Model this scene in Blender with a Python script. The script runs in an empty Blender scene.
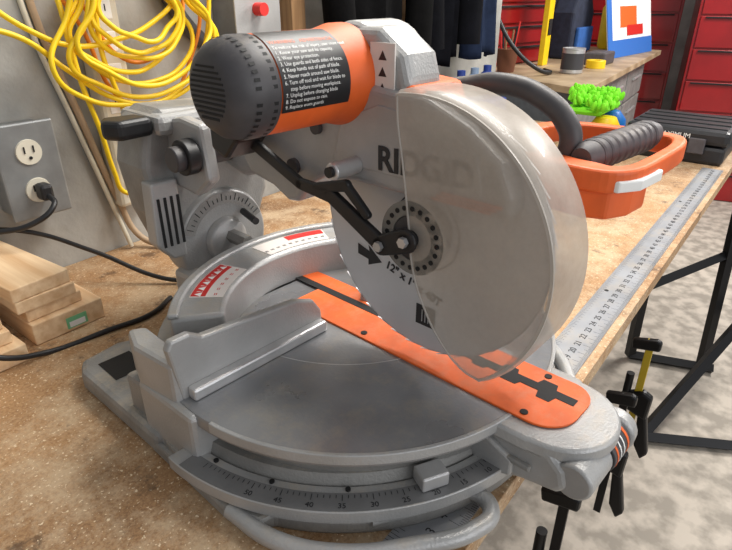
import bpy, bmesh, math, random
from mathutils import Vector, Matrix
random.seed(7)
COL=bpy.context.collection
# ---------------- helpers ----------------
def lin(c):
    return tuple(((v/255)/12.92 if v/255<=.04045 else (((v/255)+.055)/1.055)**2.4) for v in c)+(1,)
def mat(name,rgb,rough=.5,metal=0.,var=.0,scale=40.,bump=0.,alpha=1.,rgb2=None,coat=0.,detail=4.,bscale=None,trans=0.,contrast=(.35,.65),dust=0.,rvar=0.):
    m=bpy.data.materials.new(name);m.use_nodes=True;nt=m.node_tree
    b=nt.nodes['Principled BSDF']
    b.inputs['Roughness'].default_value=rough;b.inputs['Metallic'].default_value=metal
    b.inputs['Alpha'].default_value=alpha
    b.inputs['Transmission Weight'].default_value=trans
    b.inputs['Coat Weight'].default_value=coat
    c=lin(rgb)
    b.inputs['Base Color'].default_value=c
    tc=nt.nodes.new('ShaderNodeTexCoord')
    n=nt.nodes.new('ShaderNodeTexNoise');n.inputs['Scale'].default_value=scale;n.inputs['Detail'].default_value=detail
    nt.links.new(tc.outputs['Object'],n.inputs['Vector'])
    src=None
    if var>0 or rgb2:
        r=nt.nodes.new('ShaderNodeValToRGB')
        r.color_ramp.elements[0].position=contrast[0];r.color_ramp.elements[1].position=contrast[1]
        c2=lin(rgb2) if rgb2 else tuple(min(1,x*(1+var)) for x in c[:3])+(1,)
        c1=c if rgb2 else tuple(x*(1-var) for x in c[:3])+(1,)
        r.color_ramp.elements[0].color=c1;r.color_ramp.elements[1].color=c2
        nt.links.new(n.outputs['Fac'],r.inputs['Fac']);nt.links.new(r.outputs['Color'],b.inputs['Base Color']);src=r.outputs['Color']
    if dust>0 and src is not None:
        # settled saw dust on upward faces
        ge=nt.nodes.new('ShaderNodeNewGeometry');sx=nt.nodes.new('ShaderNodeSeparateXYZ');nt.links.new(ge.outputs['Normal'],sx.inputs[0])
        n3=nt.nodes.new('ShaderNodeTexNoise');n3.inputs['Scale'].default_value=22;n3.inputs['Detail'].default_value=9;n3.inputs['Roughness'].default_value=.75
        nt.links.new(tc.outputs['Object'],n3.inputs['Vector'])
        m1=nt.nodes.new('ShaderNodeMapRange');m1.inputs[1].default_value=.5;m1.inputs[2].default_value=.95;nt.links.new(sx.outputs[2],m1.inputs[0])
        m2=nt.nodes.new('ShaderNodeMapRange');m2.inputs[1].default_value=.48;m2.inputs[2].default_value=.68;m2.inputs[4].default_value=dust;nt.links.new(n3.outputs['Fac'],m2.inputs[0])
        mu=nt.nodes.new('ShaderNodeMath');mu.operation='MULTIPLY';nt.links.new(m1.outputs[0],mu.inputs[0]);nt.links.new(m2.outputs[0],mu.inputs[1])
        mx_=nt.nodes.new('ShaderNodeMix');mx_.data_type='RGBA';mx_.inputs[7].default_value=lin((194,176,148))
        nt.links.new(mu.outputs[0],mx_.inputs[0]);nt.links.new(src,mx_.inputs[6]);nt.links.new(mx_.outputs[2],b.inputs['Base Color'])
    if rvar>0:
        m4=nt.nodes.new('ShaderNodeMapRange');m4.inputs[1].default_value=.3;m4.inputs[2].default_value=.7;m4.inputs[3].default_value=max(.05,rough-rvar);m4.inputs[4].default_value=rough+rvar
        nt.links.new(n.outputs['Fac'],m4.inputs[0]);nt.links.new(m4.outputs[0],b.inputs['Roughness'])
    if bump>0:
        n2=nt.nodes.new('ShaderNodeTexNoise');n2.inputs['Scale'].default_value=bscale or scale*3;n2.inputs['Detail'].default_value=3
        nt.links.new(tc.outputs['Object'],n2.inputs['Vector'])
        bp=nt.nodes.new('ShaderNodeBump');bp.inputs['Strength'].default_value=bump;bp.inputs['Distance'].default_value=.002
        nt.links.new(n2.outputs['Fac'],bp.inputs['Height']);nt.links.new(bp.outputs['Normal'],b.inputs['Normal'])
    return m
def empty(name,loc=(0,0,0),rotz=0):
    e=bpy.data.objects.new(name,None);COL.objects.link(e);e.empty_display_size=.05
    e.location=loc;e.rotation_euler=(0,0,rotz);return e
def par(o,p):
    if p is not None:
        o.parent=p
        o.matrix_parent_inverse=Matrix.Translation(-Vector(p.location))
    return o
def mk(name,verts,faces,m,p=None,smooth=False,bevel=0.,seg=2,auto=False):
    me=bpy.data.meshes.new(name);me.from_pydata([tuple(v) for v in verts],[],faces)
    bm=bmesh.new();bm.from_mesh(me);bmesh.ops.remove_doubles(bm,verts=bm.verts,dist=1e-6)
    bmesh.ops.recalc_face_normals(bm,faces=bm.faces)
    if smooth:
        for f_ in bm.faces: f_.smooth=True
        for e in bm.edges:
            if len(e.link_faces)==2 and e.calc_face_angle(0)>math.radians(38): e.smooth=False
    bm.to_mesh(me);bm.free()
    o=bpy.data.objects.new(name,me);COL.objects.link(o)
    if m: me.materials.append(m)
    if bevel>0:
        b=o.modifiers.new('b','BEVEL');b.width=bevel;b.segments=seg;b.limit_method='ANGLE';b.angle_limit=math.radians(40)
        b.harden_normals=False
    return par(o,p)
def ax3(axis,u,v,w):
    return {'z':(u,v,w),'x':(w,u,v),'y':(u,w,v)}[axis]
def prism(name,pts,axis,lo,hi,m,p=None,bevel=0.,smooth=False,seg=2):
    n=len(pts)
    V=[ax3(axis,u,v,lo) for u,v in pts]+[ax3(axis,u,v,hi) for u,v in pts]
    F=[list(range(n))[::-1],list(range(n,2*n))]+[[i,(i+1)%n,n+(i+1)%n,n+i] for i in range(n)]
    return mk(name,V,F,m,p,smooth,bevel,seg)
def box(name,lo,hi,m,p=None,bevel=0.,rz=0.,seg=2):
    c=(Vector(lo)+Vector(hi))/2
    V=[]
    for x in (lo[0],hi[0]):
        for y in (lo[1],hi[1]):
            for z in (lo[2],hi[2]):
                d=Matrix.Rotation(rz,3,'Z')@(Vector((x,y,z))-c)
                V.append(c+d)
    F=[(0,1,3,2),(4,6,7,5),(0,4,5,1),(2,3,7,6),(0,2,6,4),(1,5,7,3)]
    return mk(name,V,F,m,p,False,bevel,seg)
def ring(name,c,r0,r1,a0,a1,lo,hi,m,p=None,axis='z',n=48,bevel=0.):
    full=abs(a1-a0)>=360
    V=[];k=n+(0 if full else 1)
    for i in range(k):
        a=math.radians(a0+(a1-a0)*i/n);cs,sn=math.cos(a),math.sin(a)
        for r,w in ((r0,lo),(r1,lo),(r1,hi),(r0,hi)):
            V.append(ax3(axis,c[0]+r*cs,c[1]+r*sn,w))
    F=[]
    for i in range(n):
        j=(i+1)%k
        for q in range(4): F.append((i*4+q,j*4+q,j*4+(q+1)%4,i*4+(q+1)%4))
    if not full:
        F.append((0,1,2,3));F.append(tuple((k-1)*4+q for q in (3,2,1,0)))
    return mk(name,V,F,m,p,True,bevel)
def frame(d):
    d=Vector(d).normalized();h=Vector((0,0,1)) if abs(d.z)<.9 else Vector((1,0,0))
    a=d.cross(h).normalized();b=a.cross(d).normalized();return d,a,b
def lathe(name,p0,d,prof,m,p=None,n=40,bevel=0.,smooth=True):
    d,a,b=frame(d);p0=Vector(p0);V=[];F=[]
    for t,r in prof:
        for i in range(n):
            an=2*math.pi*i/n;V.append(p0+d*t+(a*math.cos(an)+b*math.sin(an))*r)
    for k in range(len(prof)-1):
        for i in range(n):
            j=(i+1)%n;F.append((k*n+i,k*n+j,(k+1)*n+j,(k+1)*n+i))
    if prof[0][1]>1e-6: F.append(tuple(range(n)))
    if prof[-1][1]>1e-6: F.append(tuple(range((len(prof)-1)*n,len(prof)*n)))
    return mk(name,V,F,m,p,smooth,bevel)
def cyl(name,a,b,r,m,p=None,r2=None,n=24,bevel=0.):
    a=Vector(a);b=Vector(b);L=(b-a).length
    return lathe(name,a,b-a,[(0,r),(L,r if r2 is None else r2)],m,p,n,bevel)
def tube(name,pts,r,m,p=None,cyclic=False,res=8):
    cu=bpy.data.curves.new(name,'CURVE');cu.dimensions='3D';cu.bevel_depth=r;cu.bevel_resolution=4;cu.resolution_u=res
    cu.use_fill_caps=True
    s=cu.splines.new('BEZIER');s.bezier_points.add(len(pts)-1)
    for bp,q in zip(s.bezier_points,pts):
        bp.co=q;bp.handle_left_type=bp.handle_right_type='AUTO'
    s.use_cyclic_u=cyclic
    cu.materials.append(m)
    o=bpy.data.objects.new(name,cu);COL.objects.link(o)
    return par(o,p)
def text(name,body,size,loc,right,up,m,p=None,ext=.0002,align='CENTER',bold=0.,sx=1.):
    cu=bpy.data.curves.new(name,'FONT');cu.body=body;cu.size=size;cu.extrude=ext;cu.offset=bold
    cu.align_x=align;cu.align_y='CENTER';cu.materials.append(m);cu.space_line=1.0
    o=bpy.data.objects.new(name,cu);COL.objects.link(o)
    r=Vector(right).normalized();u=Vector(up).normalized();n=r.cross(u).normalized();u=n.cross(r)
    M=Matrix((r*sx,u,n)).transposed().to_4x4();M.translation=Vector(loc)
    o.matrix_basis=M
    return par(o,p)
def curved_text(name,body,size,axis_c,x0,R,ang0,m,p,line=1.0):
    cu=bpy.data.curves.new(name,'FONT');cu.body=body;cu.size=size;cu.align_y='CENTER';cu.space_line=line;cu.resolution_u=2
    o=bpy.data.objects.new(name+'_tmp',cu);COL.objects.link(o);bpy.context.view_layer.update()
    me=bpy.data.meshes.new_from_object(o);bpy.data.objects.remove(o)
    for v in me.vertices:
        x,y=v.co.x,v.co.y;a=math.radians(ang0)+y/R
        v.co=Vector((x0+x,axis_c[0]-R*math.cos(a),axis_c[1]+R*math.sin(a)))
    me.materials.clear();me.materials.append(m)
    o=bpy.data.objects.new(name,me);COL.objects.link(o);return par(o,p)
def circ(cx,cy,r,a0,a1,n):
    return [(cx+r*math.cos(math.radians(a0+(a1-a0)*i/n)),cy+r*math.sin(math.radians(a0+(a1-a0)*i/n))) for i in range(n+1)]
# ---------------- materials ----------------
silver=mat('cast_silver',(168,168,167),.42,.3,var=.10,scale=14,bump=.3,bscale=350,dust=.4,rvar=.07,detail=8)
silverD=mat('cast_silver_dusty',(140,139,136),.5,.2,var=.18,scale=18,bump=.4,bscale=300,dust=.5,detail=8)
tabletop=mat('machined_table',(142,143,145),.33,.45,var=.2,scale=7,bump=.12,bscale=220,detail=10,dust=.28,rvar=.1)
steel=mat('brushed_steel',(200,200,200),.34,.6,var=.10,scale=25,bump=.05)
blade_m=mat('blade_steel',(214,214,215),.38,.2,var=.06,scale=9,rvar=.08)
orange=mat('orange_plastic',(226,98,36),.5,0,var=.10,scale=20,bump=.1,dust=.22)
orangeM=mat('orange_kerf',(228,102,38),.52,0,var=.12,scale=30,bump=.1,dust=.22)
black=mat('black_plastic',(26,26,28),.45,0,var=.2,scale=40)
dark=mat('dark_void',(14,14,15),.7)
dgrey=mat('dark_grey_plastic',(66,64,66),.5,0,var=.12,scale=50,dust=.25)
mgrey=mat('grip_rubber',(76,72,75),.55,0,var=.12,scale=60,dust=.25)
white=mat('white_print',(235,235,232),.5)
oprint=mat('orange_print',(225,100,40),.5)
redp=mat('red_print',(200,40,35),.5)
dprint=mat('dark_print',(40,40,42),.5)
yellow=mat('yellow_cord',(240,202,24),.4,0,var=.06,scale=30)
ocord=mat('orange_cord',(222,130,30),.45)
cream=mat('cream_plastic',(214,208,190),.45,0,var=.05,scale=20)
redchest=mat('red_enamel',(150,20,24),.3,.1,var=.1,scale=6,coat=.4)
trim_m=mat('chrome_trim',(180,180,182),.3,.8)
def board_mat():
    m=bpy.data.materials.new('particle_board');m.use_nodes=True;nt=m.node_tree;b=nt.nodes['Principled BSDF']
    tc=nt.nodes.new('ShaderNodeTexCoord')
    def noise(s,d=5,r=.6):
        n=nt.nodes.new('ShaderNodeTexNoise');n.inputs['Scale'].default_value=s;n.inputs['Detail'].default_value=d;n.inputs['Roughness'].default_value=r
        nt.links.new(tc.outputs['Object'],n.inputs['Vector']);return n
    def ramp(n,p0,c0,p1,c1):
        r=nt.nodes.new('ShaderNodeValToRGB');e=r.color_ramp.elements
        e[0].position=p0;e[0].color=c0;e[1].position=p1;e[1].color=c1
        nt.links.new(n.outputs['Fac'],r.inputs['Fac']);return r
    def mix(f,a,c,t='MIX'):
        x=nt.nodes.new('ShaderNodeMix');x.data_type='RGBA';x.blend_type=t
        if isinstance(f,float): x.inputs[0].default_value=f
        else: nt.links.new(f,x.inputs[0])
        nt.links.new(a,x.inputs[6]);nt.links.new(c,x.inputs[7]);return x.outputs[2]
    base=ramp(noise(2.6,6),.32,lin((118,82,52)),.66,lin((188,144,98)))
    chips=ramp(noise(230,3,.7),.36,lin((98,70,44)),.64,lin((208,170,124)))
    c=mix(.32,base.outputs[0],chips.outputs[0])
    dustm=ramp(noise(7,14,.85),.46,(0,0,0,1),.58,(1,1,1,1))
    dc=nt.nodes.new('ShaderNodeRGB');dc.outputs[0].default_value=lin((212,190,158))
    sc=nt.nodes.new('ShaderNodeMath');sc.operation='MULTIPLY';sc.inputs[1].default_value=.55
    nt.links.new(dustm.outputs[0],sc.inputs[0])
    c=mix(sc.outputs[0],c,dc.outputs[0])
    sp=ramp(noise(190,2,.5),.64,(0,0,0,1),.69,(1,1,1,1))
    dc2=nt.nodes.new('ShaderNodeRGB');dc2.outputs[0].default_value=lin((226,206,174))
    c=mix(sp.outputs[0],c,dc2.outputs[0])
    st=ramp(noise(12,10,.75),.36,(1,1,1,1),.43,(0,0,0,1))
    dk=nt.nodes.new('ShaderNodeRGB');dk.outputs[0].default_value=lin((68,46,30))
    s2=nt.nodes.new('ShaderNodeMath');s2.operation='MULTIPLY';s2.inputs[1].default_value=.7
    nt.links.new(st.outputs[0],s2.inputs[0])
    c=mix(s2.outputs[0],c,dk.outputs[0])
    nt.links.new(c,b.inputs['Base Color']);b.inputs['Roughness'].default_value=.6
    bp=nt.nodes.new('ShaderNodeBump');bp.inputs['Strength'].default_value=.35;bp.inputs['Distance'].default_value=.002
    nt.links.new(noise(260,3).outputs['Fac'],bp.inputs['Height']);nt.links.new(bp.outputs['Normal'],b.inputs['Normal'])
    return m
board=board_mat()
concW=mat('concrete_wall',(142,141,136),.85,0,rgb2=(184,183,177),scale=6,detail=10,bump=.8,bscale=60,contrast=(.3,.7))
concF=mat('concrete_floor',(158,150,138),.7,0,rgb2=(200,190,176),scale=14,detail=14,bump=.4,bscale=80,contrast=(.40,.60))
def wood_mat(name,c1,c2,axis=1):
    m=bpy.data.materials.new(name);m.use_nodes=True;nt=m.node_tree;b=nt.nodes['Principled BSDF']
    tc=nt.nodes.new('ShaderNodeTexCoord');mp=nt.nodes.new('ShaderNodeMapping')
    s=[60,60,60];s[axis]=3;mp.inputs['Scale'].default_value=s
    n=nt.nodes.new('ShaderNodeTexNoise');n.inputs['Scale'].default_value=1.2;n.inputs['Detail'].default_value=4
    r=nt.nodes.new('ShaderNodeValToRGB');r.color_ramp.elements[0].color=lin(c1);r.color_ramp.elements[1].color=lin(c2)
    r.color_ramp.elements[0].position=.3;r.color_ramp.elements[1].position=.7
    nt.links.new(tc.outputs['Object'],mp.inputs[0]);nt.links.new(mp.outputs[0],n.inputs['Vector']);nt.links.new(n.outputs['Fac'],r.inputs['Fac'])
    nt.links.new(r.outputs[0],b.inputs['Base Color']);b.inputs['Roughness'].default_value=.65;return m
pine=wood_mat('pine',(212,172,128),(240,210,170),1)
pineX=wood_mat('pine_x',(120,86,54),(160,122,82),0)
pineZ=wood_mat('pine_z',(130,98,66),(168,132,92),2)
blk=mat('black_steel',(22,22,24),.4,.4)
# ---------------- room ----------------
box('floor',(-2,-3,-.05),(7.5,4,0),concF)
box('wall_left',(-2,1.16,0),(2.45,1.3,2.6),concW)
box('wall_back',(6.2,-3,0),(6.35,4,2.6),concW)
box('wall_far',(2.45,2.6,0),(6.2,2.75,2.6),concW)
# ---------------- workbench ----------------
wb=empty('workbench',(1,.6,0))
box('top',(-.9,.162,.868),(2.5,1.158,.9),board,wb,.001)
box('front_rail',(-.9,.19,.78),(2.45,.228,.868),pineX,wb)
box('back_rail',(-.9,1.1,.78),(2.45,1.138,.868),pineX,wb)
for i,x in enumerate((-.7,1.3,2.3)):
    box('leg_back_%d'%i,(x,1.03,0),(x+.09,1.1,.78),pineZ,wb)
for i,x in enumerate((-.7,.3,)):
    box('leg_front_%d'%i,(x,.23,0),(x+.09,.32,.78),pineZ,wb)
for i,x in enumerate((-.4,1.0,2.2)):
    box('cross_%d'%i,(x,.228,.79),(x+.038,1.1,.868),pineX,wb)
def bar(nm,a,b,r=.022): cyl(nm,a,b,r,blk,wb,n=4)
bar('trestle_leg_a',(2.48,.13,.86),(2.38,.08,.02));bar('trestle_foot_a',(2.30,.34,.022),(2.40,.04,.022))
bar('trestle_leg_b',(1.80,.17,.022),(2.45,-.02,.30));bar('trestle_foot_b',(1.80,.17,.022),(1.98,-.16,.022))
bar('trestle_brace',(2.46,.11,.5),(2.10,.30,.45));bar('trestle_leg_c',(2.30,.34,.02),(2.20,.34,.86))
# loose saw dust flakes lying on the bench
V=[];F=[]
rs=random.Random(3)
for i in range(2600):
    if i%3==0: x=rs.uniform(.05,1.0);y=rs.uniform(.25,1.14)
    elif i%3==1: x=rs.gauss(.28,.16);y=rs.gauss(.62,.22)
    else: x=rs.uniform(.6,2.2);y=rs.uniform(.24,1.0)
    if not(-.2<x<2.4 and .17<y<1.15): continue
    s=rs.uniform(.0005,.0016);a=rs.uniform(0,3.14);z=.90005
    k=len(V);cs,sn=math.cos(a)*s,math.sin(a)*s
    V+= [(x-cs,y-sn,z),(x+sn*.6,y-cs*.6,z),(x+cs,y+sn,z),(x-sn*.6,y+cs*.6,z)]
    F.append((k,k+1,k+2,k+3))
mk('sawdust',V,F,mat('sawdust_mat',(228,208,174),.8),wb)
# ---------------- ruler ----------------
ru=empty('steel_ruler',(1,.2,.9))
alum=mat('ruler_aluminium',(158,160,164),.45,.35,var=.12,scale=10,dust=.35)
RX0,RX1,RY0,RY1=.30,2.11,.176,.236
box('bar',(RX0,RY0,.9003),(RX1,RY1,.9020),alum,ru)
V=[];F=[]
def q(x0,y0,x1,y1,z=.9022):
    k=len(V);V.extend([(x0,y0,z),(x1,y0,z),(x1,y1,z),(x0,y1,z)]);F.append((k,k+1,k+2,k+3))
n=int((RX1-RX0)/.003175)
for i in range(n):
    x=RX0+i*.003175;l=.018 if i%8==0 else (.012 if i%4==0 else .007)
    q(x,RY0,x+.0006,RY0+l)
n=int((RX1-RX0)/.005)
for i in range(n):
    x=RX0+i*.005;l=.012 if i%2==0 else .008
    q(x,RY1-l,x+.0006,RY1)
mk('tick_marks',V,F,dprint,ru)
for i in range(1,71):
    text('num_%d'%i,str(i),.015,(RX0+i*.0254+.001,RY0+.026,.9023),(1,0,0),(0,1,0),dprint,ru,ext=.0001)
for x in (.72,1.05,1.7):
    cyl('hole',(x,.222,.9021),(x,.222,.9024),.004,dark,ru)
# ---------------- miter saw ----------------
S=empty('miter_saw',(.545,.475,.9),math.radians(-5))
PC=(.548,.452)
out=[(.285,.43),(.272,.58)]+circ(.548,.42,.284,146,34,24)+[(.824,.58),(.811,.43)]
prism('base_body',out,'z',.9005,.985,silverD,S,.006)
prism('base_left_wing',[(.272,.425),(.268,.535),(.31,.55),(.32,.42)],'z',.9005,.9985,silver,S,.006)
prism('base_right_wing',[(.776,.42),(.786,.55),(.828,.535),(.824,.425)],'z',.9005,.9985,silver,S,.006)
prism('base_flange',[(.262,.52),(.262,.36),(.275,.32)]+circ(PC[0],PC[1],.290,208,332,30)+[(.821,.32),(.834,.36),(.834,.52)],'z',.9005,.922,silverD,S,.005)
for sx in (1,-1):
    X=lambda x:.548+sx*(x-.548)
    pts=[(X(.262),.50),(X(.258),.70),(X(.27),.73),(X(.33),.74),(X(.38),.72),(X(.40),.60),(X(.36),.50)]
    prism('rear_foot',pts,'z',.9005,.934,silverD,S,.008)
    prism('rear_foot_recess',[(X(.283),.645),(X(.283),.70),(X(.33),.70),(X(.33),.645)],'z',.9345,.9350,dark,S)
    lp=[(X(.268),.36,.915),(X(.276),.295,.915),(X(.312),.232,.915),(X(.365),.186,.915),(X(.425),.150,.915),(X(.458),.150,.915),(X(.466),.176,.916),(X(.445),.197,.918),(X(.40),.214,.92),(X(.36),.238,.92)]
    tube('carry_loop',lp,.0095,silver,S)
    cyl('foot_screw',(X(.285),.40,.922),(X(.285),.40,.926),.006,steel,S)
lathe('bowl',(PC[0],PC[1],.905),(0,0,1),[(0,.282),(.025,.282),(.03,.262),(.05,.256)],silverD,S,96)
ring('scale_ring',PC,.262,.297,180,360,.926,.9425,silver,S,n=90,bevel=.0012)
ring('scale_strip',PC,.272,.2955,184,356,.9426,.9431,mat('scale_strip',(122,122,122),.5,.3,var=.1,scale=20),S,n=90)
V=[];F=[]
for i in range(-60,61):
    a=math.radians(270+i*1.35);l=.008 if i%5==0 else .0045
    cs,sn=math.cos(a),math.sin(a);t=Vector((-sn,cs))*.0004
    k=len(V)
    for r,s in ((.2745,-1),(.2745,1),(.2745+l,1),(.2745+l,-1)):
        V.append((PC[0]+cs*r+t.x*s,PC[1]+sn*r+t.y*s,.9434))
    F.append((k,k+1,k+2,k+3))
mk('scale_ticks',V,F,dprint,S)
for i in range(-10,11):
    a=math.radians(270+i*6.75);cs,sn=math.cos(a),math.sin(a)
    text('scale_num_%d'%i,str(abs(i)*5),.009,(PC[0]+cs*.289,PC[1]+sn*.289,.9434),(-sn,cs,0),(-cs,-sn,0),dprint,S,ext=.0001)
for aa in (190,206,224,246):
    a=math.radians(aa);cs,sn=math.cos(a),math.sin(a)
    cyl('detent_screw',(PC[0]+cs*.267,PC[1]+sn*.267,.9425),(PC[0]+cs*.267,PC[1]+sn*.267,.9445),.003,dark,S,n=12)
# turntable
TC=(.554,.442)
lathe('turntable_skirt',(TC[0],TC[1],.938),(0,0,1),[(0,.248),(.025,.252),(.040,.264),(.050,.272)],silverD,S,96)
lathe('turntable',(TC[0],TC[1],.986),(0,0,1),[(0,.275),(.010,.275),(.0135,.273),(.014,.271)],tabletop,S,120)
ring('table_rim',TC,.2705,.2757,188,354,.988,1.0008,silver,S,n=90,bevel=.001)
ring('swirl_mark',(.60,.50),.1905,.1920,192,258,1.0001,1.0003,steel,S,n=40)
# control arm
AX=.560
prism('control_arm',[(.27,.925),(.27,.9975),(.16,.9975),(.112,.990),(.096,.975),(.090,.955),(.10,.943),(.14,.936),(.20,.918)],'x',AX-.062,AX+.060,silver,S,.010,seg=3)
prism('arm_top',[(AX-.070,.27),(AX-.066,.14)]+circ(AX+.002,.136,.066,180,360,18)+[(AX+.072,.14),(AX+.078,.27)],'z',.980,.9992,silver,S,.004,smooth=True)
box('arm_side_rib',(AX-.0685,.13,.958),(AX-.061,.27,.965),silverD,S,.002)
prism('arm_side_gusset',[(.27,.925),(.27,.985),(.20,.985),(.15,.962),(.15,.94),(.20,.925)],'x',AX-.069,AX-.060,silver,S,.003)
NY=.088
cyl('nose_cap_left',(AX-.058,NY,.966),(AX-.002,NY,.966),.0215,silver,S,bevel=.003)
cyl('nose_dial',(AX-.002,NY,.966),(AX+.042,NY,.966),.0235,dgrey,S,bevel=.001)
for k,(a0,a1,mm) in enumerate(((.004,.007,oprint),(.013,.015,white),(.022,.024,white),(.032,.036,oprint))):
    cyl('nose_dial_ring',(AX+a0,NY,.966),(AX+a1,NY,.966),.0241,mm,S)
cyl('nose_cap_right',(AX+.042,NY,.966),(AX+.062,NY+.002,.966),.026,silver,S,bevel=.004)
prism('detent_lever',[(.095,.948),(.078,.944),(.072,.936),(.09,.930),(.13,.932)],'x',AX-.03,AX+.03,black,S,.003)
# kerf plates
KX=.566
kl,kr,ke=KX-.050,KX+.048,.112
c0=ke+.040
sl,sr=KX+.006,KX+.019
prism('kerf_plate_left',[(kl,.54),(kl,c0)]+circ(kl+.040,c0,.040,180,268,8)+[(sl,ke),(sl,.54)],'z',1.0,1.0030,orangeM,S,.0008)
prism('kerf_plate_right',[(sr,.64),(sr,ke)]+circ(kr-.029,c0-.011,.029,275,360,8)+[(kr,.64)],'z',1.0,1.0030,orangeM,S,.0008)
prism('kerf_plate_end',[(sl-.001,ke),(sr+.001,ke),(sr+.001,ke+.012),(sl-.001,ke+.012)],'z',1.0,1.0029,orangeM,S)
def nx(y0,dy,w): return [(sr,y0),(sr+w,y0+.003),(sr+w,y0+dy-.003),(sr,y0+dy)]
def nl(y0,dy,w): return [(sl,y0+dy),(sl-w,y0+dy-.003),(sl-w,y0+.003),(sl,y0)]
prism('kerf_slot',[(sl,.64)]+nl(.235,.022,.006)+nl(.190,.026,.008)+nl(.145,.022,.012)+[(sl,ke+.012),(sr,ke+.012)]+nx(.150,.024,.010)+nx(.200,.022,.008)+[(sr,.64)],'z',1.0031,1.0034,dark,S)
for x,y in ((kl+.010,.40),(kl+.010,.16),(kr-.010,.17),(kr-.010,.40),(kl+.012,.51)):
    cyl('kerf_screw',(x,y,1.003),(x,y,1.0042),.0045,dark,S,n=12)
# fence
for sx in (1,-1):
    X=lambda x:.548+sx*(x-.548)
    prism('fence_face',[(X(.285),.999),(X(.276),1.070),(X(.282),1.080),(X(.305),1.080),(X(.32),1.070),(X(.37),1.066),(X(.46),1.058),(X(.490),1.046),(X(.502),1.028),(X(.505),.999)],'y',.458,.470,silver,S,.003)
    box('fence_lip',(min(X(.292),X(.500)),.444,1.0003),(max(X(.292),X(.500)),.459,1.016),steel,S,.003)
    prism('fence_support',[(X(.285),.468),(X(.285),.53),(X(.35),.535),(X(.45),.51),(X(.49),.468)],'z',.9995,1.028,silver,S,.004)
    prism('fence_wing',[(X(.277),.460),(X(.270),.53),(X(.283),.570),(X(.303),.56),(X(.300),.460)],'z',.990,1.050,silver,S,.006)
BC=(.548,.395)
ring('fence_bow',BC,.200,.268,34,146,.98,1.054,silver,S,n=60,bevel=.006)
ring('fence_bow_rim',BC,.256,.270,34,146,1.052,1.060,silver,S,n=60,bevel=.003)
wlab=mat('label_white',(222,216,210),.5)
ring('warning_label',BC,.206,.251,110,134,1.0542,1.0548,wlab,S,n=14)
ring('warning_label_band',BC,.230,.250,110.5,133.5,1.0549,1.0552,redp,S,n=14)
ring('warning_label_right',BC,.208,.251,64,94,1.0542,1.0548,wlab,S,n=18)
ring('warning_label_right_band',BC,.233,.250,64.5,80,1.0549,1.0552,redp,S,n=14)
for a_ in range(66,94,3):
    a=math.radians(a_);text('lab','=',.012,(BC[0]+.220*math.cos(a),BC[1]+.220*math.sin(a),1.0551),(math.sin(a),-math.cos(a),0),(math.cos(a),math.sin(a),0),dprint,S,ext=.0001)
for a_ in (112,116,120,124,128,132):
    a=math.radians(a_);text('lab','▲!',.012,(BC[0]+.240*math.cos(a),BC[1]+.240*math.sin(a),1.0554),(math.sin(a),-math.cos(a),0),(math.cos(a),math.sin(a),0),white,S,ext=.0001)
    text('lab','=',.012,(BC[0]+.217*math.cos(a),BC[1]+.217*math.sin(a),1.0551),(math.sin(a),-math.cos(a),0),(math.cos(a),math.sin(a),0),redp,S,ext=.0001)
# rear neck and bevel housing
BZ=1.035
prism('rear_neck',[(.47,.58),(.46,.78),(.63,.78),(.62,.58)],'z',.94,1.0,silver,S,.01)
lathe('bevel_housing',(.552,.83,BZ),(0,-1,0),[(0,.055),(.02,.084),(.07,.088),(.08,.084)],silver,S,56,bevel=.003)
ring('bevel_scale',(.552,BZ),.062,.082,20,160,.7485,.7495,silverD,S,axis='y',n=50)
for i in range(-9,10):
    a=math.radians(90+i*7)
    c0_=Vector((.552+.068*math.cos(a),.748,BZ+.068*math.sin(a)));l=(.080 if i%3==0 else .075);c1=Vector((.552+l*math.cos(a),.748,BZ+l*math.sin(a)))
    cyl('bevel_tick',c0_,c1,.0007,dprint,S,n=6)
lathe('bevel_hub',(.552,.75,BZ),(0,-1,0),[(0,.04),(.012,.036),(.02,.02)],silver,S,40,bevel=.002)
cyl('bevel_bolt',(.552,.73,BZ+.01),(.552,.685,BZ+.01),.012,silverD,S,n=6)
cyl('bevel_stop',(.59,.745,BZ+.04),(.575,.69,BZ+.04),.006,black,S)
prism('post',[(.44,1.10),(.43,1.18),(.445,1.245),(.475,1.262),(.60,1.256),(.655,1.20),(.66,1.10),(.62,1.01),(.50,1.01),(.46,1.04)],'y',.76,.85,silverD,S,.012,seg=3)
prism('post_left_fin',[(.425,1.06),(.43,1.16),(.475,1.16),(.475,1.03),(.45,1.03)],'y',.745,.775,silver,S,.004)
for i in range(4):
    box('post_slot',(.436+i*.011,.743,1.055),(.440+i*.011,.7455,1.135),dark,S)
box('post_cap',(.455,.74,1.225),(.60,.86,1.256),silver,S,.01)
prism('bevel_lock_lever',[(.45,.79),(.40,.80),(.385,.77),(.40,.745),(.455,.75)],'z',1.228,1.256,black,S,.008,seg=3)
cyl('pivot_shaft',(.44,.69,1.205),(.66,.69,1.205),.018,dgrey,S,bevel=.002)
cyl('pivot_ring',(.455,.69,1.205),(.475,.69,1.205),.026,black,S,bevel=.002)
prism('pivot_cheek_left',[(.66,1.17),(.67,1.25),(.72,1.255),(.80,1.24),(.80,1.15),(.70,1.14)],'x',.478,.50,silver,S,.006)
prism('pivot_cheek_right',[(.66,1.17),(.67,1.25),(.72,1.255),(.80,1.24),(.80,1.15),(.70,1.14)],'x',.61,.635,silver,S,.006)
prism('head_arm',[(.72,1.18),(.715,1.235),(.66,1.262),(.55,1.30),(.46,1.36),(.40,1.375),(.36,1.35),(.35,1.29),(.45,1.25),(.58,1.19),(.66,1.165)],'x',.535,.60,silver,S,.015,seg=4)
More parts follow.
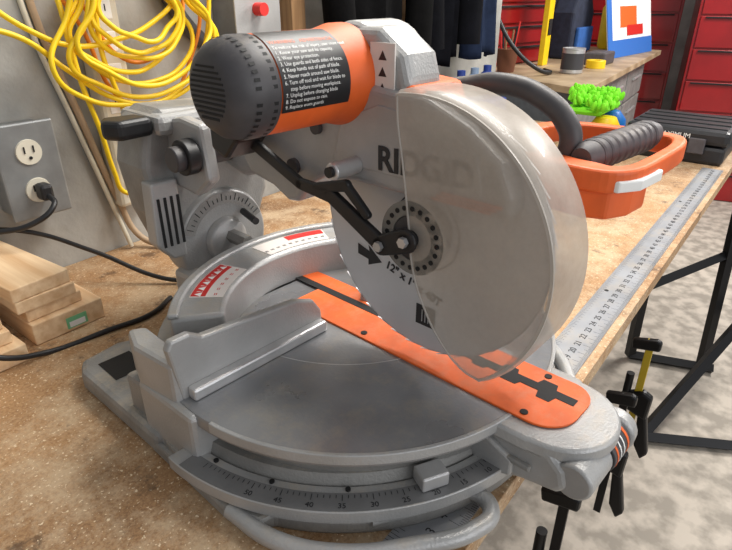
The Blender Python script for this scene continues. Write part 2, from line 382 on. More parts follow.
ug=[(.500,1.170),(.52,1.168),(.55,1.182),(.60,1.190),(.615,1.215),(.60,1.243),(.54,1.268),(.48,1.298),(.43,1.322),(.37,1.330),(.30,1.324),(.25,1.304),(.21,1.276),(.195,1.245),(.195,1.222),(.26,1.222),(.33,1.220),(.40,1.220),(.450,1.214),(.478,1.198)]
prism('upper_guard',ug,'x',.506,.560,silver,S,.008,seg=4)
prism('upper_guard_badge_plate',[(.43,1.240),(.415,1.290),(.36,1.312),(.275,1.303),(.235,1.28),(.225,1.238)],'x',.5045,.507,silver,S,.002)
text('badge_text','RIDGID',.037,(.5038,.298,1.256),(0,-1,0.02),(0,0,1),dprint,S,ext=.0003,bold=.0009)
for i in range(3):
    box('badge_stripe',(.5036,.215-i*.006,1.226+i*.004),(.5048,.285-i*.006,1.2285+i*.004),oprint,S)
# blade
nt_=40;R=.157;BCn=(.310,1.174)
pts=[]
for i in range(nt_):
    a0=2*math.pi*i/nt_;st=2*math.pi/nt_
    for fr,r in ((0,R),(.12,R-.001),(.35,R-.0022),(.72,R-.003),(.84,R-.0055),(.93,R-.004)):
        a=a0-fr*st;pts.append((BCn[0]+r*math.cos(a),BCn[1]+r*math.sin(a)))
BX=.532
prism('blade',pts[::-1],'x',BX,BX+.0025,blade_m,S)
ring('blade_hub_ring',BCn,.045,.047,0,360,BX-.0006,BX+.0002,dgrey,S,axis='x',n=48)
text('blade_text','12" x 1" x 40T',.015,(BX-.0008,.325,1.103),(0,-1,-.30),(0,-.30,1),dprint,S,ext=.0004,bold=.0003)
prism('blade_logo',[(.318,1.052),(.318,1.079),(.290,1.079),(.290,1.052)],'x',BX-.0008,BX-.0002,dprint,S)
text('blade_logo_text','|||',.018,(BX-.001,.304,1.0665),(0,-1,0),(0,0,1),steel,S,ext=.0001)
prism('blade_arrow',[(.415,1.130),(.395,1.124),(.397,1.132),(.375,1.115),(.397,1.105),(.397,1.113),(.415,1.116)],'x',BX-.0008,BX-.0002,dprint,S)
AR=(.301,1.180)
lathe('arbor_disc',(BX-.0005,AR[0],AR[1]),(-1,0,0),[(0,.028),(.032,.028),(.036,.025)],dgrey,S,40)
ring('arbor_disc_rim',AR,.026,.042,0,360,.494,.500,mat('translucent_rim',(130,128,122),.4,alpha=.8),S,axis='x')
for i in range(20):
    a=i*math.pi*2/20;cyl('arbor_dot',(.493,AR[0]+.034*math.cos(a),AR[1]+.034*math.sin(a)),(.494,AR[0]+.034*math.cos(a),AR[1]+.034*math.sin(a)),.0028,dark,S,n=10)
cyl('arbor_bolt',(.510,AR[0],AR[1]),(.482,AR[0],AR[1]),.010,black,S,bevel=.001)
cyl('arbor_nut',(.484,AR[0],AR[1]),(.476,AR[0],AR[1]),.006,steel,S,n=6)
# lower guard
gm=bpy.data.materials.new('clear_guard_plastic');gm.use_nodes=True;nt=gm.node_tree;b=nt.nodes['Principled BSDF']
b.inputs['Base Color'].default_value=lin((190,180,168));b.inputs['Roughness'].default_value=.38;b.inputs['Coat Weight'].default_value=.15
tc=nt.nodes.new('ShaderNodeTexCoord');n=nt.nodes.new('ShaderNodeTexNoise');n.inputs['Scale'].default_value=9;n.inputs['Detail'].default_value=9;n.inputs['Roughness'].default_value=.7
mr=nt.nodes.new('ShaderNodeMapRange');mr.inputs[1].default_value=.32;mr.inputs[2].default_value=.68;mr.inputs[3].default_value=.44;mr.inputs[4].default_value=.72
nt.links.new(tc.outputs['Object'],n.inputs['Vector']);nt.links.new(n.outputs['Fac'],mr.inputs[0]);nt.links.new(mr.outputs[0],b.inputs['Alpha'])
GC=(.298,1.170);GR=.160;g0,g1=.494,.566
arc=circ(GC[0],GC[1],GR,80,233,50)
inner=[(.224,1.046),(.254,1.068),(.279,1.102),(.297,1.143),(.306,1.20),(.316,1.26),(.324,1.302)]
gp=arc+inner
nn=len(gp)
mk('lower_guard_near_face',[(g0,y,z) for y,z in gp],[list(range(nn))],gm,S)
mk('lower_guard_far_face',[(g1,y,z) for y,z in gp],[list(range(nn))],gm,S)
V=[];F=[]
for y,z in arc:
    V+= [(g0,y,z),(g0+.006,y+(y-GC[0])*.025,z+(z-GC[1])*.025),(g1-.006,y+(y-GC[0])*.025,z+(z-GC[1])*.025),(g1,y,z)]
for i in range(len(arc)-1):
    for k in range(3): F.append((i*4+k,i*4+k+1,i*4+4+k+1,i*4+4+k))
mk('lower_guard_rim',V,F,gm,S,smooth=True)
tube('lower_guard_edge',[(g0,y,z) for y,z in [arc[-1]]+inner+[arc[0]]],.0013,mat('guard_edge',(190,184,176),.3,alpha=.7),S)
ring('lower_guard_edge_ring',GC,GR-.002,GR+.001,80,233,g0-.0015,g0+.001,mat('guard_edge2',(200,194,186),.3,alpha=.6),S,axis='x',n=50)
# linkage
LX=.482
def link(name,a,b,wa,wb,x0,x1,m):
    a=Vector(a);b=Vector(b);d=(b-a).normalized();nrm=Vector((-d.y,d.x))
    pts=[]
    for i in range(9):
        t=math.pi/2+math.pi*i/8;pts.append(tuple(a+(d*math.cos(t)+nrm*math.sin(t))*wa))
    for i in range(9):
        t=-math.pi/2+math.pi*i/8;pts.append(tuple(b+(d*math.cos(t)+nrm*math.sin(t))*wb))
    return prism(name,pts,'x',x0,x1,m,S,.002)
link('link_long',(.56,1.245),(.468,1.208),.008,.007,LX,LX+.008,black)
link('link_mid',(.468,1.208),(.415,1.205),.007,.009,LX,LX+.008,black)
link('link_front',(.415,1.205),(.336,1.165),.009,.010,LX,LX+.008,black)
link('link_branch',(.44,1.210),(.39,1.222),.005,.007,LX,LX+.008,black)
link('link_bend',(.39,1.222),(.358,1.195),.006,.005,LX,LX+.008,black)
link('arbor_link',(.336,1.165),(.301,1.180),.012,.014,LX,LX+.006,black)
for (y,z,r) in ((.336,1.165,.006),(.56,1.245,.005)):
    cyl('link_bolt',(LX-.005,y,z),(LX+.002,y,z),r,steel,S,n=6)
cyl('guard_roller',(.465,.392,1.242),(.506,.392,1.242),.010,steel,S,bevel=.002)
cyl('guard_roller_cap',(.460,.392,1.242),(.466,.392,1.242),.006,black,S)
cyl('arm_screw',(.500,.50,1.220),(.507,.50,1.220),.010,dgrey,S,n=20)
cyl('arm_screw',(.500,.455,1.275),(.507,.455,1.275),.008,dgrey,S,n=20)
prism('cord_bracket',[(.60,1.235),(.60,1.27),(.56,1.285),(.53,1.275),(.545,1.25),(.57,1.225)],'x',.45,.50,black,S,.005)
# motor
MY,MZ=.424,1.336;MXO=.006
def mx(x): return x+MXO
lathe('motor_body',(mx(.382),MY,MZ),(1,0,0),[(0,.046),(.004,.0475),(.095,.048),(.115,.053),(.130,.053)],orange,S,56)
lathe('motor_end_cap',(mx(.384),MY,MZ),(-1,0,0),[(0,.048),(.018,.048),(.033,.044),(.043,.036),(.047,.028)],dgrey,S,56)
for i in range(40):
    a=2*math.pi*i/40;cs,sn=math.cos(a),math.sin(a)
    if i%10 in (0,): continue
    mk('vent',[(mx(.380),MY+cs*.0483,MZ+sn*.0483),(mx(.380),MY+math.cos(a+.07)*.0483,MZ+math.sin(a+.07)*.0483),(mx(.357),MY+math.cos(a+.07)*.0467,MZ+math.sin(a+.07)*.0467),(mx(.357),MY+cs*.0467,MZ+sn*.0467)],[(0,1,2,3)],dark,S)
for i in range(-5,6):
    hh=math.sqrt(max(0,.027**2-(i*.0046)**2))
    box('cap_slot',(mx(.3362),MY-hh,MZ+i*.0046-.001),(mx(.3372),MY+hh,MZ+i*.0046+.001),dark,S)
V=[];F=[];LR=.0488
for i in range(25):
    a=math.radians(-24+i*(106)/24)
    for x in (.385,.474): V.append((mx(x),MY-LR*math.cos(a),MZ+LR*math.sin(a)))
for i in range(24): F.append((2*i,2*i+1,2*i+3,2*i+2))
mk('motor_label',V,F,black,S,smooth=True)
curved_text('motor_label_title','WARNING   ADVERTENCIA',.0066,(MY,MZ),mx(.388),LR+.0003,56,oprint,S)
curved_text('motor_label_text','To reduce the risk of injury, user must read\n1. Know your saw and its capacity.\n2. Wear eye protection.\n3. Use guards and both sides of fence.\n4. Keep hands out of path of blade.\n5. Never reach around saw blade.\n6. Turn off tool and wait for blade to\n    stop before moving workpiece.\n7. Unplug before changing blade\n8. Do not expose to rain.\n9. Replace worn guards',.0052,(MY,MZ),mx(.388),LR+.0003,15,white,S,line=1.08)
# gear case
prism('gear_case',circ(.415,1.335,.056,-60,240,26),'x',.518,.60,silver,S,.012,smooth=False,seg=4)
prism('gear_case_top',[(.50,1.32),(.50,1.375),(.46,1.386),(.37,1.386),(.335,1.362),(.325,1.33),(.345,1.29)],'x',.515,.575,silver,S,.012,seg=4)
box('case_sticker',(.5125,.345,1.315),(.5145,.378,1.372),wlab,S)
for i in range(3): text('case_sticker_mark','▲',.012,(.5123,.361,1.327+i*.016),(0,-1,0),(0,0,1),dprint,S,ext=.0001)
prism('orange_trim',[(.352,1.305),(.352,1.335),(.32,1.332),(.312,1.312),(.33,1.300)],'x',.516,.60,orange,S,.005)
# ---- switch handle ----
def hp(x,y,z,k=.86): return (.712+k*(x-.67),.212+k*(y-.17),1.250+k*(z-1.25))
tube('carry_handle',[(.600,.415,1.290),(.615,.385,1.308),(.637,.335,1.319),(.637,.293,1.326),(.64,.246,1.317),(.642,.212,1.292),(.642,.205,1.272),(.642,.213,1.250)],.0120,dgrey,S)
prism('switch_housing',[(.40,1.265),(.395,1.295),(.33,1.298),(.265,1.282),(.235,1.262),(.225,1.235),(.29,1.238)],'x',.612,.68,dgrey,S,.012,seg=3)
prism('handle_label',[(.35,1.270),(.35,1.292),(.285,1.278),(.285,1.258)],'x',.6105,.6122,yellow,S)
for i in range(4): prism('handle_label_bar',[(.343-i*.014,1.270),(.347-i*.014,1.289-i*.002),(.342-i*.014,1.288-i*.002),(.338-i*.014,1.269)],'x',.6098,.6106,dprint,S)
def loop_prism(name,outer,inner,z0,z1,m,bev):
    n=len(outer);V=[]
    for (a_,b_) in zip(outer,inner):
        V+= [(a_[0],a_[1],z0),(a_[0],a_[1],z1),(b_[0],b_[1],z1),(b_[0],b_[1],z0)]
    F=[]
    for i in range(n):
        j=(i+1)%n
        for k in range(4): F.append((i*4+k,i*4+(k+1)%4,j*4+(k+1)%4,j*4+k))
    return mk(name,V,F,m,S,False,bev,3)
ctl=[(.60,.285),(.566,.24),(.545,.18),(.537,.12),(.548,.085),(.585,.068),(.66,.066),(.74,.068),(.785,.082),(.80,.115),(.80,.17),(.785,.235),(.745,.275),(.67,.288)]
cxm,cym=.672,.175
wd=[.028,.034,.038,.036,.028,.020,.018,.018,.020,.022,.022,.022,.026,.028]
def smoothloop(P,n=4):
    out=[];L=len(P)
    for i in range(L):
        p0,p1,p2,p3=[Vector(P[(i+k-1)%L]) for k in range(4)]
        for j in range(n):
            t=j/n
            out.append(.5*((2*p1)+(-p0+p2)*t+(2*p0-5*p1+4*p2-p3)*t*t+(-p0+3*p1-3*p2+p3)*t**3))
    return out
ou=smoothloop(ctl);L_=len(ou);inn=[]
for i in range(L_):
    tt=(ou[(i+1)%L_]-ou[i-1]).normalized();nr_=Vector((-tt.y,tt.x))
    if nr_.dot(Vector((cxm,cym))-ou[i])<0: nr_=-nr_
    w_=wd[(i//4)%14]*(1-(i%4)/4)+wd[(i//4+1)%14]*((i%4)/4)
    inn.append(ou[i]+nr_*w_)
loop_prism('d_handle_frame',[hp(v.x,v.y,0)[:2] for v in ou],[hp(v.x,v.y,0)[:2] for v in inn],1.238,1.262,orange,.007)
LP=[hp(x,y,0)[:2] for x,y in [(.60,.285),(.568,.24),(.547,.18),(.541,.12),(.552,.090),(.585,.075),(.63,.072),(.628,.085),(.588,.098),(.574,.125),(.578,.18),(.598,.232),(.625,.26),(.625,.28)]]
prism('d_handle_lower',LP,'z',1.208,1.242,orange,S,.005,seg=3)
gs=Vector(hp(.575,.140,1.262));gd=Vector((1,-.10,.02)).normalized()
lathe('d_handle_grip',gs,gd,[(0,.012),(.008,.0165),(.09,.0175),(.155,.0165),(.170,.012)],mgrey,S,32)
for i in range(9):
    lathe('grip_rib',gs+gd*(.02+i*.015),gd,[(0,.0172),(.0025,.0186),(.005,.0172)],mgrey,S,28)
prism('d_handle_tag',[hp(x,y,0)[:2] for x,y in [(.548,.10),(.548,.080),(.575,.064),(.635,.060),(.64,.072),(.585,.078),(.562,.10)]],'z',1.240,1.252,white,S,.002)
box('detent_bracket',(.408,.196,.944),(.440,.220,.962),steel,S,.002,rz=math.radians(-25))
# ---------------- lumber offcuts ----------------
lf=empty('lumber_offcuts',(.35,1.0,.9))
def plank(name,x0,x1,y0,y1,z0,z1,rz=0):
    return box(name,(x0,y0,z0),(x1,y1,z1),pine,lf,.002,rz=rz)
plank('plank_1',.292,.412,.90,1.14,.9003,.938)
plank('plank_2',.288,.382,.915,1.145,.9383,.958,math.radians(3))
plank('plank_3',.282,.378,.910,1.135,.9583,.980,math.radians(0))
plank('plank_6',.272,.368,.912,1.13,.9803,1.004,math.radians(4))
plank('plank_4',.14,.268,.87,1.14,.9003,.930)
plank('plank_5',.14,.262,.89,1.13,.9303,.952,math.radians(-2))
plank('plank_7',.13,.256,.90,1.13,.9523,.974,math.radians(-1))
box('price_sticker',(.345,.8985,.906),(.380,.8995,.926),mat('green_sticker',(120,190,140),.5),lf)
box('price_sticker_white',(.349,.898,.908),(.376,.8984,.918),white,lf)
# ---------------- power cords of saw ----------------
pc=empty('power_cord',(.4,.9,.9))
tube('cable_a',[(.10,1.145,1.06),(.30,1.145,1.035),(.40,1.13,1.01),(.48,1.04,.965),(.55,.93,.912),(.60,.86,.905)],.0045,black,pc)
tube('cable_b',[(.06,.96,.982),(.16,.90,.981),(.22,.858,.935),(.29,.862,.9045),(.39,.845,.9045),(.46,.835,.9045),(.52,.86,.9045)],.0045,black,pc)
# ---------------- outlet ----------------
ob=empty('electrical_outlet',(.44,1.13,1.13))
galv=mat('galvanised',(146,148,148),.42,.5,var=.12,scale=25)
box('box',(.386,1.10,1.045),(.482,1.1605,1.205),galv,ob,.006)
box('cover',(.380,1.094,1.038),(.488,1.101,1.212),galv,ob,.004)
for z in (1.160,1.090):
    lathe('socket_face',(.434,1.095,z),(0,-1,0),[(0,.023),(.004,.022)],cream,ob,32)
    for dx in (-.008,.008): box('slot',(.434+dx-.0012,1.0895,z-.001),(.434+dx+.0012,1.0905,z+.011),dark,ob)
    cyl('ground_hole',(.434,1.0905,z-.010),(.434,1.0895,z-.010),.003,dark,ob,n=12)
box('plug',(.425,1.06,1.075),(.447,1.0905,1.105),black,ob,.006)
tube('plug_cable',[(.436,1.065,1.085),(.43,1.035,1.075),(.39,1.04,1.05),(.33,1.08,1.04),(.20,1.10,1.05)],.005,black,ob)
# ---------------- power strip ----------------
ps=empty('power_strip',(.635,1.14,1.2))
box('body',(.600,1.118,1.0),(.672,1.1605,1.46),cream,ps,.008)
for i in range(7):
    z=1.04+i*.058
    box('socket',(.616,1.1165,z-.018),(.656,1.119,z+.018),white,ps,.003)
    for dx in (-.007,.007): box('slot',(.636+dx-.001,1.1155,z-.004),(.636+dx+.001,1.117,z+.008),dark,ps)
cd=empty('wall_cable',(.6,1.12,1.2))
tan=mat('tan_cable',(176,152,124),.6)
tube('cable',[(.515,1.153,1.55),(.53,1.152,1.36),(.565,1.148,1.20),(.605,1.14,1.02),(.63,1.12,.925),(.66,1.06,.907)],.007,tan,cd)
tube('cable_2',[(.500,1.155,1.55),(.515,1.154,1.36),(.55,1.150,1.20),(.59,1.145,1.02),(.61,1.13,.906)],.005,cream,cd)
# ---------------- yellow extension cord ----------------
ec=empty('extension_cord',(.67,1.09,1.4))
box('hook',(.655,1.03,1.475),(.685,1.1605,1.49),galv,ec)
for i in range(8):
    rx=.085+.014*i+random.uniform(-.008,.008);rz=.080+.0085*i+random.uniform(-.006,.006);cx=.665+random.uniform(-.03,.03);y=1.05+.009*(i%5)
    zc=1.485-rz+.004*(i%3)
    tilt=random.uniform(-.25,.12)
    pts=[]
    for k in range(12):
        a=2*math.pi*k/12+.2
        x=rx*math.sin(a)*(1.0 if math.cos(a)<0 else .7);z=rz*math.cos(a)
        pts.append((cx+x*math.cos(tilt)-z*math.sin(tilt)*.4,y+random.uniform(-.006,.006),zc+z+x*math.sin(tilt)*.6+random.uniform(-.006,.006)))
    tube('loop_%d'%i,pts,.0048,yellow,ec,cyclic=True)
tube('strand_1',[(.30,1.09,1.40),(.40,1.09,1.37),(.47,1.085,1.345),(.53,1.08,1.29),(.60,1.07,1.235),(.68,1.065,1.215),(.76,1.07,1.24),(.83,1.08,1.30),(.87,1.08,1.44)],.0048,yellow,ec)
tube('strand_3',[(.36,1.09,1.48),(.42,1.09,1.41),(.48,1.085,1.36),(.55,1.08,1.33),(.62,1.07,1.335),(.70,1.065,1.36),(.78,1.07,1.42),(.80,1.08,1.5)],.0048,yellow,ec)
tube('strand_2',[(.53,1.09,1.50),(.545,1.085,1.37),(.549,1.08,1.27),(.567,1.08,1.175),(.578,1.08,1.09),(.590,1.08,1.048),(.613,1.08,1.045),(.626,1.08,1.124),(.619,1.08,1.225),(.60,1.08,1.32),(.62,1.08,1.48)],.0048,yellow,ec)
oc=empty('orange_cord',(.7,1.1,1.4))
box('nail',(.70,1.09,1.497),(.71,1.1605,1.503),galv,oc)
tube('strand_1',[(.58,1.105,1.47),(.60,1.10,1.38),(.65,1.095,1.30),(.71,1.09,1.295),(.78,1.09,1.34),(.80,1.10,1.44),(.705,1.10,1.507)],.004,ocord,oc,cyclic=True)
tube('strand_2',[(.56,1.11,1.45),(.59,1.11,1.35),(.64,1.105,1.22),(.72,1.10,1.20),(.80,1.10,1.27),(.84,1.10,1.42),(.705,1.115,1.507)],.004,ocord,oc,cyclic=True)
# ---------------- wall clutter ----------------
eb=empty('wall_junction_box',(1.0,1.13,1.4))
box('box',(.93,1.08,1.32),(1.06,1.1605,1.55),galv,eb,.004)
box('cover',(.925,1.075,1.315),(1.065,1.081,1.555),silver,eb,.003)
cyl('knob',(.99,1.076,1.38),(.99,1.05,1.38),.014,redp,eb)
hs=empty('wall_hose',(.9,1.13,1.4))
tube('hose',[(.78,1.143,1.50),(.82,1.143,1.38),(.90,1.143,1.30),(1.0,1.143,1.24)],.017,dgrey,hs)
st=empty('wall_stud',(1.2,1.13,1));box('stud',(1.14,1.11,.9002),(1.19,1.1605,2.2),pineZ,st,.002)
box('stud_b',(1.62,1.11,.9002),(1.66,1.1605,2.2),pineZ,st,.002)
def cloth(name,x0,x1,zt,zb,y,rgb,seed,sleeves=True):
    e=empty(name,((x0+x1)/2,y,zt));m=mat(name+'_fabric',rgb,.95,0,var=.25,scale=18,bump=.6,bscale=70)
    m.node_tree.nodes['Principled BSDF'].inputs['Specular IOR Level'].default_value=.1
    rnd=random.Random(seed);ph=[rnd.uniform(0,6) for _ in range(4)]
    V=[];F=[];nx_,nz=28,20
    for j in range(nz+1):
        t=j/nz
        for i in range(nx_+1):
            s=i/nx_;w=1-.18*math.sin(t*2.2)
            x=(x0+x1)/2+(s-.5)*(x1-x0)*w+.01*math.sin(5*t+ph[0])
            bulge=.05*math.sin(math.pi*s)
            yv=y-bulge-.018*(.3+.7*t)*(math.sin(s*16+ph[1]+1.5*t)+.5*math.sin(s*33+ph[2]-2*t))
            V.append((x,yv,zt+(zb-zt)*t+.012*math.sin(s*9+ph[3])))
    for j in range(nz):
        for i in range(nx_): F.append((j*(nx_+1)+i,j*(nx_+1)+i+1,(j+1)*(nx_+1)+i+1,(j+1)*(nx_+1)+i))
    o=mk('body',V,F,m,e,smooth=True);sd=o.modifiers.new('s','SOLIDIFY');sd.thickness=.006
    if sleeves:
        for k,xx in enumerate((x0+.03,x1-.03)):
            tube('sleeve_%d'%k,[(xx,y-.03,zt-.03),(xx+(-.03 if k==0 else .03),y-.05,zt-.25),(xx+(-.02 if k==0 else .02),y-.06,zb+.05)],.042,m,e)
    cyl('hook',((x0+x1)/2,y-.04,zt-.01),((x0+x1)/2,1.161,zt-.01),.006,galv,e)
cloth('hanging_jacket',1.22,1.60,1.75,1.20,1.08,(9,9,10),1)
cloth('hanging_jacket',1.66,1.92,1.75,1.20,1.08,(10,11,16),2)
cloth('hanging_jeans',1.97,2.20,1.75,1.20,1.08,(38,48,70),3,False)
bb=empty('bottle_crate',(1.85,.98,.9))
blue=mat('blue_plastic',(26,52,124),.4);clr=mat('clearish',(120,140,165),.3)
box('crate',(1.72,.90,.9003),(2.02,1.02,1.07),blue,bb,.006)
for i in range(3):
    box('crate_slot',(1.718,.92+i*.033,.94),(1.7205,.94+i*.033,1.03),dark,bb)
for i in range(4): box('crate_front_slot',(1.735+i*.07,.898,.94),(1.785+i*.07,.9005,1.03),dark,bb)
for i in range(3):
    lathe('bottle_%d'%i,(1.77+i*.095,.96,1.0703),(0,0,1),[(0,.03),(.01,.034),(.06,.034),(.08,.026),(.09,.014),(.11,.014)],blue if i!=1 else clr,bb,24)
tl=empty('drill_case',(1.5,1.0,.9));box('case',(1.30,.94,.9003),(1.60,1.06,1.0),black,tl,.01);box('lid_edge',(1.295,.935,.955),(1.605,1.065,.962),dgrey,tl,.002);tube('grip',[(1.40,.94,.99),(1.41,.915,1.0),(1.45,.912,1.0),(1.49,.915,1.0),(1.50,.94,.99)],.007,dgrey,tl)
# glove over spray bottles
bl=empty('spray_bottles',(2.3,.65,.9))
bbm=mat('blue_body',(30,110,190),.35)
lathe('body',(2.24,.60,.9003),(0,0,1),[(0,.050),(.02,.055),(.07,.053),(.10,.035)],yellow,bl,28)
lathe('body_b',(2.38,.62,.9003),(0,0,1),[(0,.055),(.02,.06),(.07,.055),(.10,.03)],bbm,bl,28)
box('link',(2.26,.585,.91),(2.38,.635,.95),bbm,bl,.01)
gl=empty('dusting_glove',(2.3,.66,1.0))
lime=mat('lime_chenille',(120,215,30),.8)
G=Vector((2.32,.68,0))
box('glove_core',(2.19,.61,1.004),(2.45,.75,1.030),lime,gl,.012)
for i in range(190):
    x=random.uniform(-.17,.17);y=random.uniform(-.10,.10)
    if (x/.18)**2+(y/.1)**2>1: continue
    z=1.034+.028*(1-(x/.18)**2)+random.uniform(-.008,.018)
    c=Vector((G.x+x,G.y+y+x*.3,z))
    lathe('tuft',c-Vector((0,0,.015)),(random.uniform(-.5,.5),random.uniform(-.5,.5),1),[(0,.007),(.012,.010),(.025,.008),(.031,.003)],lime,gl,8)
# black case on bench end
tc_=empty('tool_case',(2.3,.35,.9))
caseM=mat('case_black',(34,34,37),.42,0,var=.15,scale=20,bump=.2,bscale=200)
box('shell',(2.15,.19,.9003),(2.46,.50,.960),caseM,tc_,.012)
box('lid',(2.145,.185,.962),(2.465,.505,1.012),caseM,tc_,.015)
for k in range(4): box('lid_rib',(2.18+k*.07,.20,1.0115),(2.20+k*.07,.49,1.016),caseM,tc_,.002)
box('latch',(2.136,.25,.935),(2.150,.30,.985),mgrey,tc_,.003)
box('latch_b',(2.136,.40,.935),(2.150,.45,.985),mgrey,tc_,.003)
tube('carry_grip',[(2.150,.31,.945),(2.125,.315,.945),(2.122,.35,.945),(2.125,.385,.945),(2.150,.39,.945)],.006,mgrey,tc_)
text('name_text','MAXIMUM',.022,(2.1445,.35,.988),(0,-1,0),(0,0,1),white,tc_)
# second bench
b2=empty('storage_bench',(3.2,1.1,0))
wtop=mat('worn_plywood',(146,124,96),.5,0,rgb2=(188,166,134),scale=8)
prism('top',[(2.53,.78),(4.6,.95),(4.6,1.75),(2.86,1.55)],'z',1.015,1.045,wtop,b2,.002)
prism('cabinet',[(2.60,.84),(4.38,1.0),(4.5,1.70),(2.88,1.5)],'z',0,1.014,mat('grey_cabinet',(110,112,114),.4,.4,var=.1),b2,.004)
d=Vector((4.38-2.60,1.0-.84,0));dn=d.normalized();nr=Vector((dn.y,-dn.x,0))
for k in range(3):
    for j in range(4):
        a=Vector((2.60,.84,0))+d*(k/3+.01);b_=Vector((2.60,.84,0))+d*((k+1)/3-.01);z0=.2+j*.2
        V=[a+Vector((0,0,z0)),b_+Vector((0,0,z0)),b_+Vector((0,0,z0+.185)),a+Vector((0,0,z0+.185))]
        V+=[v+nr*.012 for v in V]
        mk('drawer',V,[(0,1,2,3),(4,5,6,7),(0,1,5,4),(1,2,6,5),(2,3,7,6),(3,0,4,7)],silverD,b2,bevel=.003)
        c=(a+b_)/2+Vector((0,0,z0+.12))+nr*.02
        cyl('pull',c-dn*.12,c+dn*.12,.008,steel,b2)
def chest(name,o,ux,w,dp,h,nd,z0):
    e=empty(name,(o[0],o[1],z0));ux=Vector((ux[0],ux[1],0)).normalized();uy=Vector((-ux.y,ux.x,0));O=Vector((o[0],o[1],z0))
    def b(nm,x0,x1,y0,y1,a,c,m,bv=.004):
        V=[O+ux*x+uy*y+Vector((0,0,z)) for x in (x0,x1) for y in (y0,y1) for z in (a,c)]
        mk(nm,V,[(0,1,3,2),(4,6,7,5),(0,4,5,1),(2,3,7,6),(0,2,6,4),(1,5,7,3)],m,e,bevel=bv)
    b('carcass',0,w,0,dp,0,h,redchest)
    hh=h/nd
    for i in range(nd):
        b('drawer_%d'%i,.02,w-.02,-.014,0,i*hh+.006,(i+1)*hh-.006,redchest)
        b('pull_%d'%i,.05,w-.05,-.030,-.014,(i+1)*hh-.020,(i+1)*hh-.010,dark if nd>4 else trim_m,.002)
    return e
chest('tool_chest',(2.90,1.48),(.85,-.20),.62,.2,.62,6,1.0452)
chest('tool_chest',(4.75,.80),(.25,-1),.75,.5,1.9,9,0)
chest('tool_chest',(4.95,1.75),(.25,-1),.80,.5,1.9,9,0)
lv=empty('spirit_level',(3.1,1.3,1.05));box('bar',(3.22,1.25,1.0452),(3.29,1.28,1.75),yellow,lv,.003);box('vial',(3.235,1.245,1.2),(3.275,1.252,1.28),dark,lv)
bg=empty('tool_bag',(3.7,1.25,1.05))
bagM=mat('bag_fabric',(38,44,62),.85,0,var=.2,scale=30,bump=.4)
prism('body',[(3.60,1.0455),(3.59,1.30),(3.66,1.40),(3.86,1.40),(3.94,1.30),(3.93,1.0455)],'y',1.24,1.38,bagM,bg,.02,seg=3)
box('pocket',(3.64,1.215,1.08),(3.89,1.24,1.22),mat('bag_blue',(44,92,160),.8,var=.1),bg,.008)
tube('strap',[(3.66,1.31,1.39),(3.70,1.31,1.50),(3.78,1.31,1.53),(3.84,1.31,1.50),(3.86,1.31,1.39)],.012,black,bg)
cn=empty('paint_can',(3.1,1.0,1.05));lathe('body',(3.02,1.02,1.0453),(0,0,1),[(0,.05),(.004,.054),(.11,.054),(.115,.05)],steel,cn,28);ring('rim',(3.02,1.02),.045,.055,0,360,1.158,1.163,steel,cn);ring('label',(3.02,1.02),.0535,.0545,0,360,1.065,1.14,mat('can_label',(60,60,64),.5),cn)
tb=empty('tape_roll',(3.3,.98,1.05));ring('tape',(3.30,.99),.025,.05,0,360,1.0453,1.085,yellow,tb,bevel=.002)
sb=empty('storage_tub',(3.5,1.05,1.05));prism('tub',[(3.42,.98),(3.40,1.09),(3.60,1.10),(3.60,.98)],'z',1.0453,1.11,mgrey,sb,.008)
rh=empty('rubber_hose',(2.8,1.2,1.05))
tube('hose',[(2.74,1.36,1.42),(2.72,1.30,1.30),(2.74,1.20,1.16),(2.80,1.10,1.075),(2.90,1.08,1.056),(2.97,1.14,1.056)],.010,black,rh)
po=empty('poster_board',(3.9,1.05,1.05))
def quad(nm,a,r,u,w,h,m,off=0.):
    a=Vector(a);r=Vector(r).normalized();u=Vector(u).normalized();n=r.cross(u).normalized();a=a+n*off
    V=[a,a+r*w,a+r*w+u*h,a+u*h];V2=[v-n*.003 for v in V]
    return mk(nm,V+V2,[(0,1,2,3),(7,6,5,4),(0,4,5,1),(1,5,6,2),(2,6,7,3),(3,7,4,0)],m,po)
pr=(1,-.10,0);pu=(.02,.22,1);pa=Vector((3.76,1.06,1.0458));ru_=Vector(pu).normalized();rr_=Vector(pr).normalized()
quad('sheet',pa,pr,pu,.72,.60,white)
quad('blue_field',pa,pr,pu,.72,.10,mat('poster_blue',(50,110,190),.5),.003)
quad('blue_field_side',pa,pr,pu,.07,.60,mat('poster_blue3',(50,110,190),.5),.004)
quad('blue_field_top',pa+ru_*.42,pr,pu,.72,.18,mat('poster_blue2',(50,120,200),.5),.005)
quad('orange_panel',pa+ru_*.17+rr_*.20,pr,pu,.26,.12,oprint,.003)
quad('orange_panel_b',pa+ru_*.12+rr_*.30,pr,pu,.26,.06,redp,.0045)
text('poster_text','SAFETY',.12,pa+ru_*.365+rr_*.38+Vector((0,-.008,0)),pr,pu,redp,po)
ys=empty('yellow_jug',(4.4,1.2,1.05));lathe('jug',(4.50,1.28,1.0458),(0,0,1),[(0,.07),(.02,.08),(.26,.08),(.32,.04),(.36,.03),(.40,.03)],yellow,ys,24)
pt=empty('brush_pot',(2.85,1.3,1.05));lathe('pot',(2.86,1.30,1.0453),(0,0,1),[(0,.04),(.01,.042),(.10,.055),(.11,.058)],mat('clay',(110,66,44),.7),pt,28)
for i in range(6):
    a=i*1.1;tube('brush',[(2.86+.02*math.cos(a),1.30+.02*math.sin(a),1.06),(2.86+.05*math.cos(a),1.30+.05*math.sin(a),1.24+.02*(i%3))],.005,[pineZ,black,redp][i%3],pt)
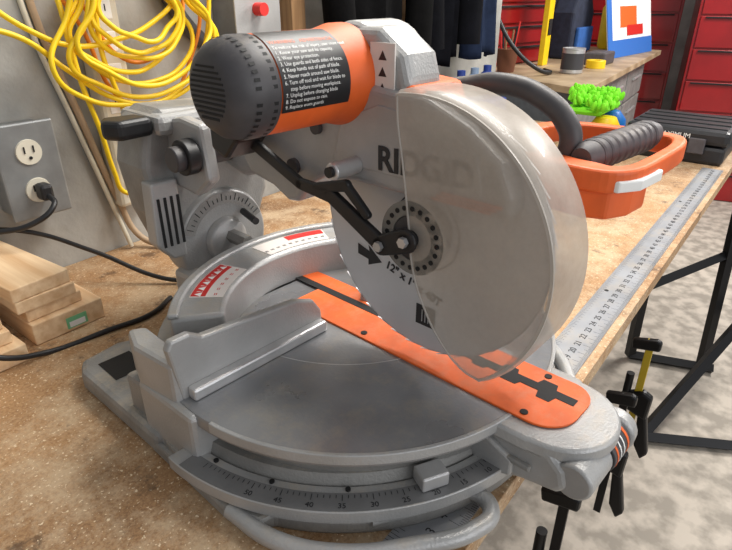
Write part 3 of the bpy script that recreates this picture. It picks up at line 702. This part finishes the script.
# clamps hanging in front of the bench edge
def clamp(name,x,y,zt,col,jaw=blk):
    e=empty(name,(x,y,zt))
    box('bar',(x-.003,y-.007,zt-.30),(x+.003,y+.007,zt),col,e,.001)
    prism('upper_jaw',[(y-.02,zt-.02),(y+.030,zt-.03),(y+.034,zt-.008),(y-.01,zt+.004),(y-.02,zt)],'x',x-.007,x+.007,jaw,e,.004)
    prism('body',[(y-.028,zt-.19),(y+.030,zt-.17),(y+.032,zt-.14),(y-.01,zt-.12),(y-.030,zt-.13)],'x',x-.010,x+.010,jaw,e,.006)
    prism('grip',[(y-.028,zt-.18),(y-.010,zt-.18),(y-.018,zt-.26),(y-.036,zt-.29),(y-.048,zt-.27)],'x',x-.009,x+.009,jaw,e,.005)
    cyl('pad',(x,y+.022,zt-.135),(x,y+.022,zt-.09),.008,jaw,e)
ylw=mat('clamp_yellow',(190,164,40),.45)
clamp('bar_clamp',1.10,.130,.80,ylw)
clamp('bar_clamp',.95,.130,.76,blk)
clamp('bar_clamp',.60,.122,.82,blk)
# ---------------- lights & camera ----------------
w=bpy.data.worlds.new('world');bpy.context.scene.world=w;w.use_nodes=True
w.node_tree.nodes['Background'].inputs[0].default_value=(.94,.96,1,1);w.node_tree.nodes['Background'].inputs[1].default_value=.40
def area(name,loc,tgt,sx,sy,e,c=(1,1,1)):
    l=bpy.data.lights.new(name,'AREA');l.shape='RECTANGLE';l.size=sx;l.size_y=sy;l.energy=e;l.color=c
    o=bpy.data.objects.new(name,l);COL.objects.link(o);o.location=loc
    o.rotation_euler=(Vector(tgt)-Vector(loc)).to_track_quat('-Z','Y').to_euler();return o
area('ceiling_light',(1.3,.35,2.5),(.8,.5,.9),1.3,.4,42,(1,.96,.90))
area('ceiling_light.001',(3.6,-.4,2.6),(3.2,.6,.5),1.3,.5,72,(1,.96,.92))
area('door_light',(.4,-2.6,1.9),(.9,.6,.9),2.6,1.6,38,(.97,.98,1))
f=570.;p=math.radians(26.6);a=math.radians(37.5)
cam=bpy.data.cameras.new('camera');co=bpy.data.objects.new('camera',cam);COL.objects.link(co)
bpy.context.scene.camera=co;co.location=(0,0,1.42);co.rotation_euler=(math.pi/2-p,0,a-math.pi/2)
cam.sensor_width=36;cam.lens=f/732*36;cam.clip_start=.01
bpy.context.scene.view_settings.view_transform='Standard'
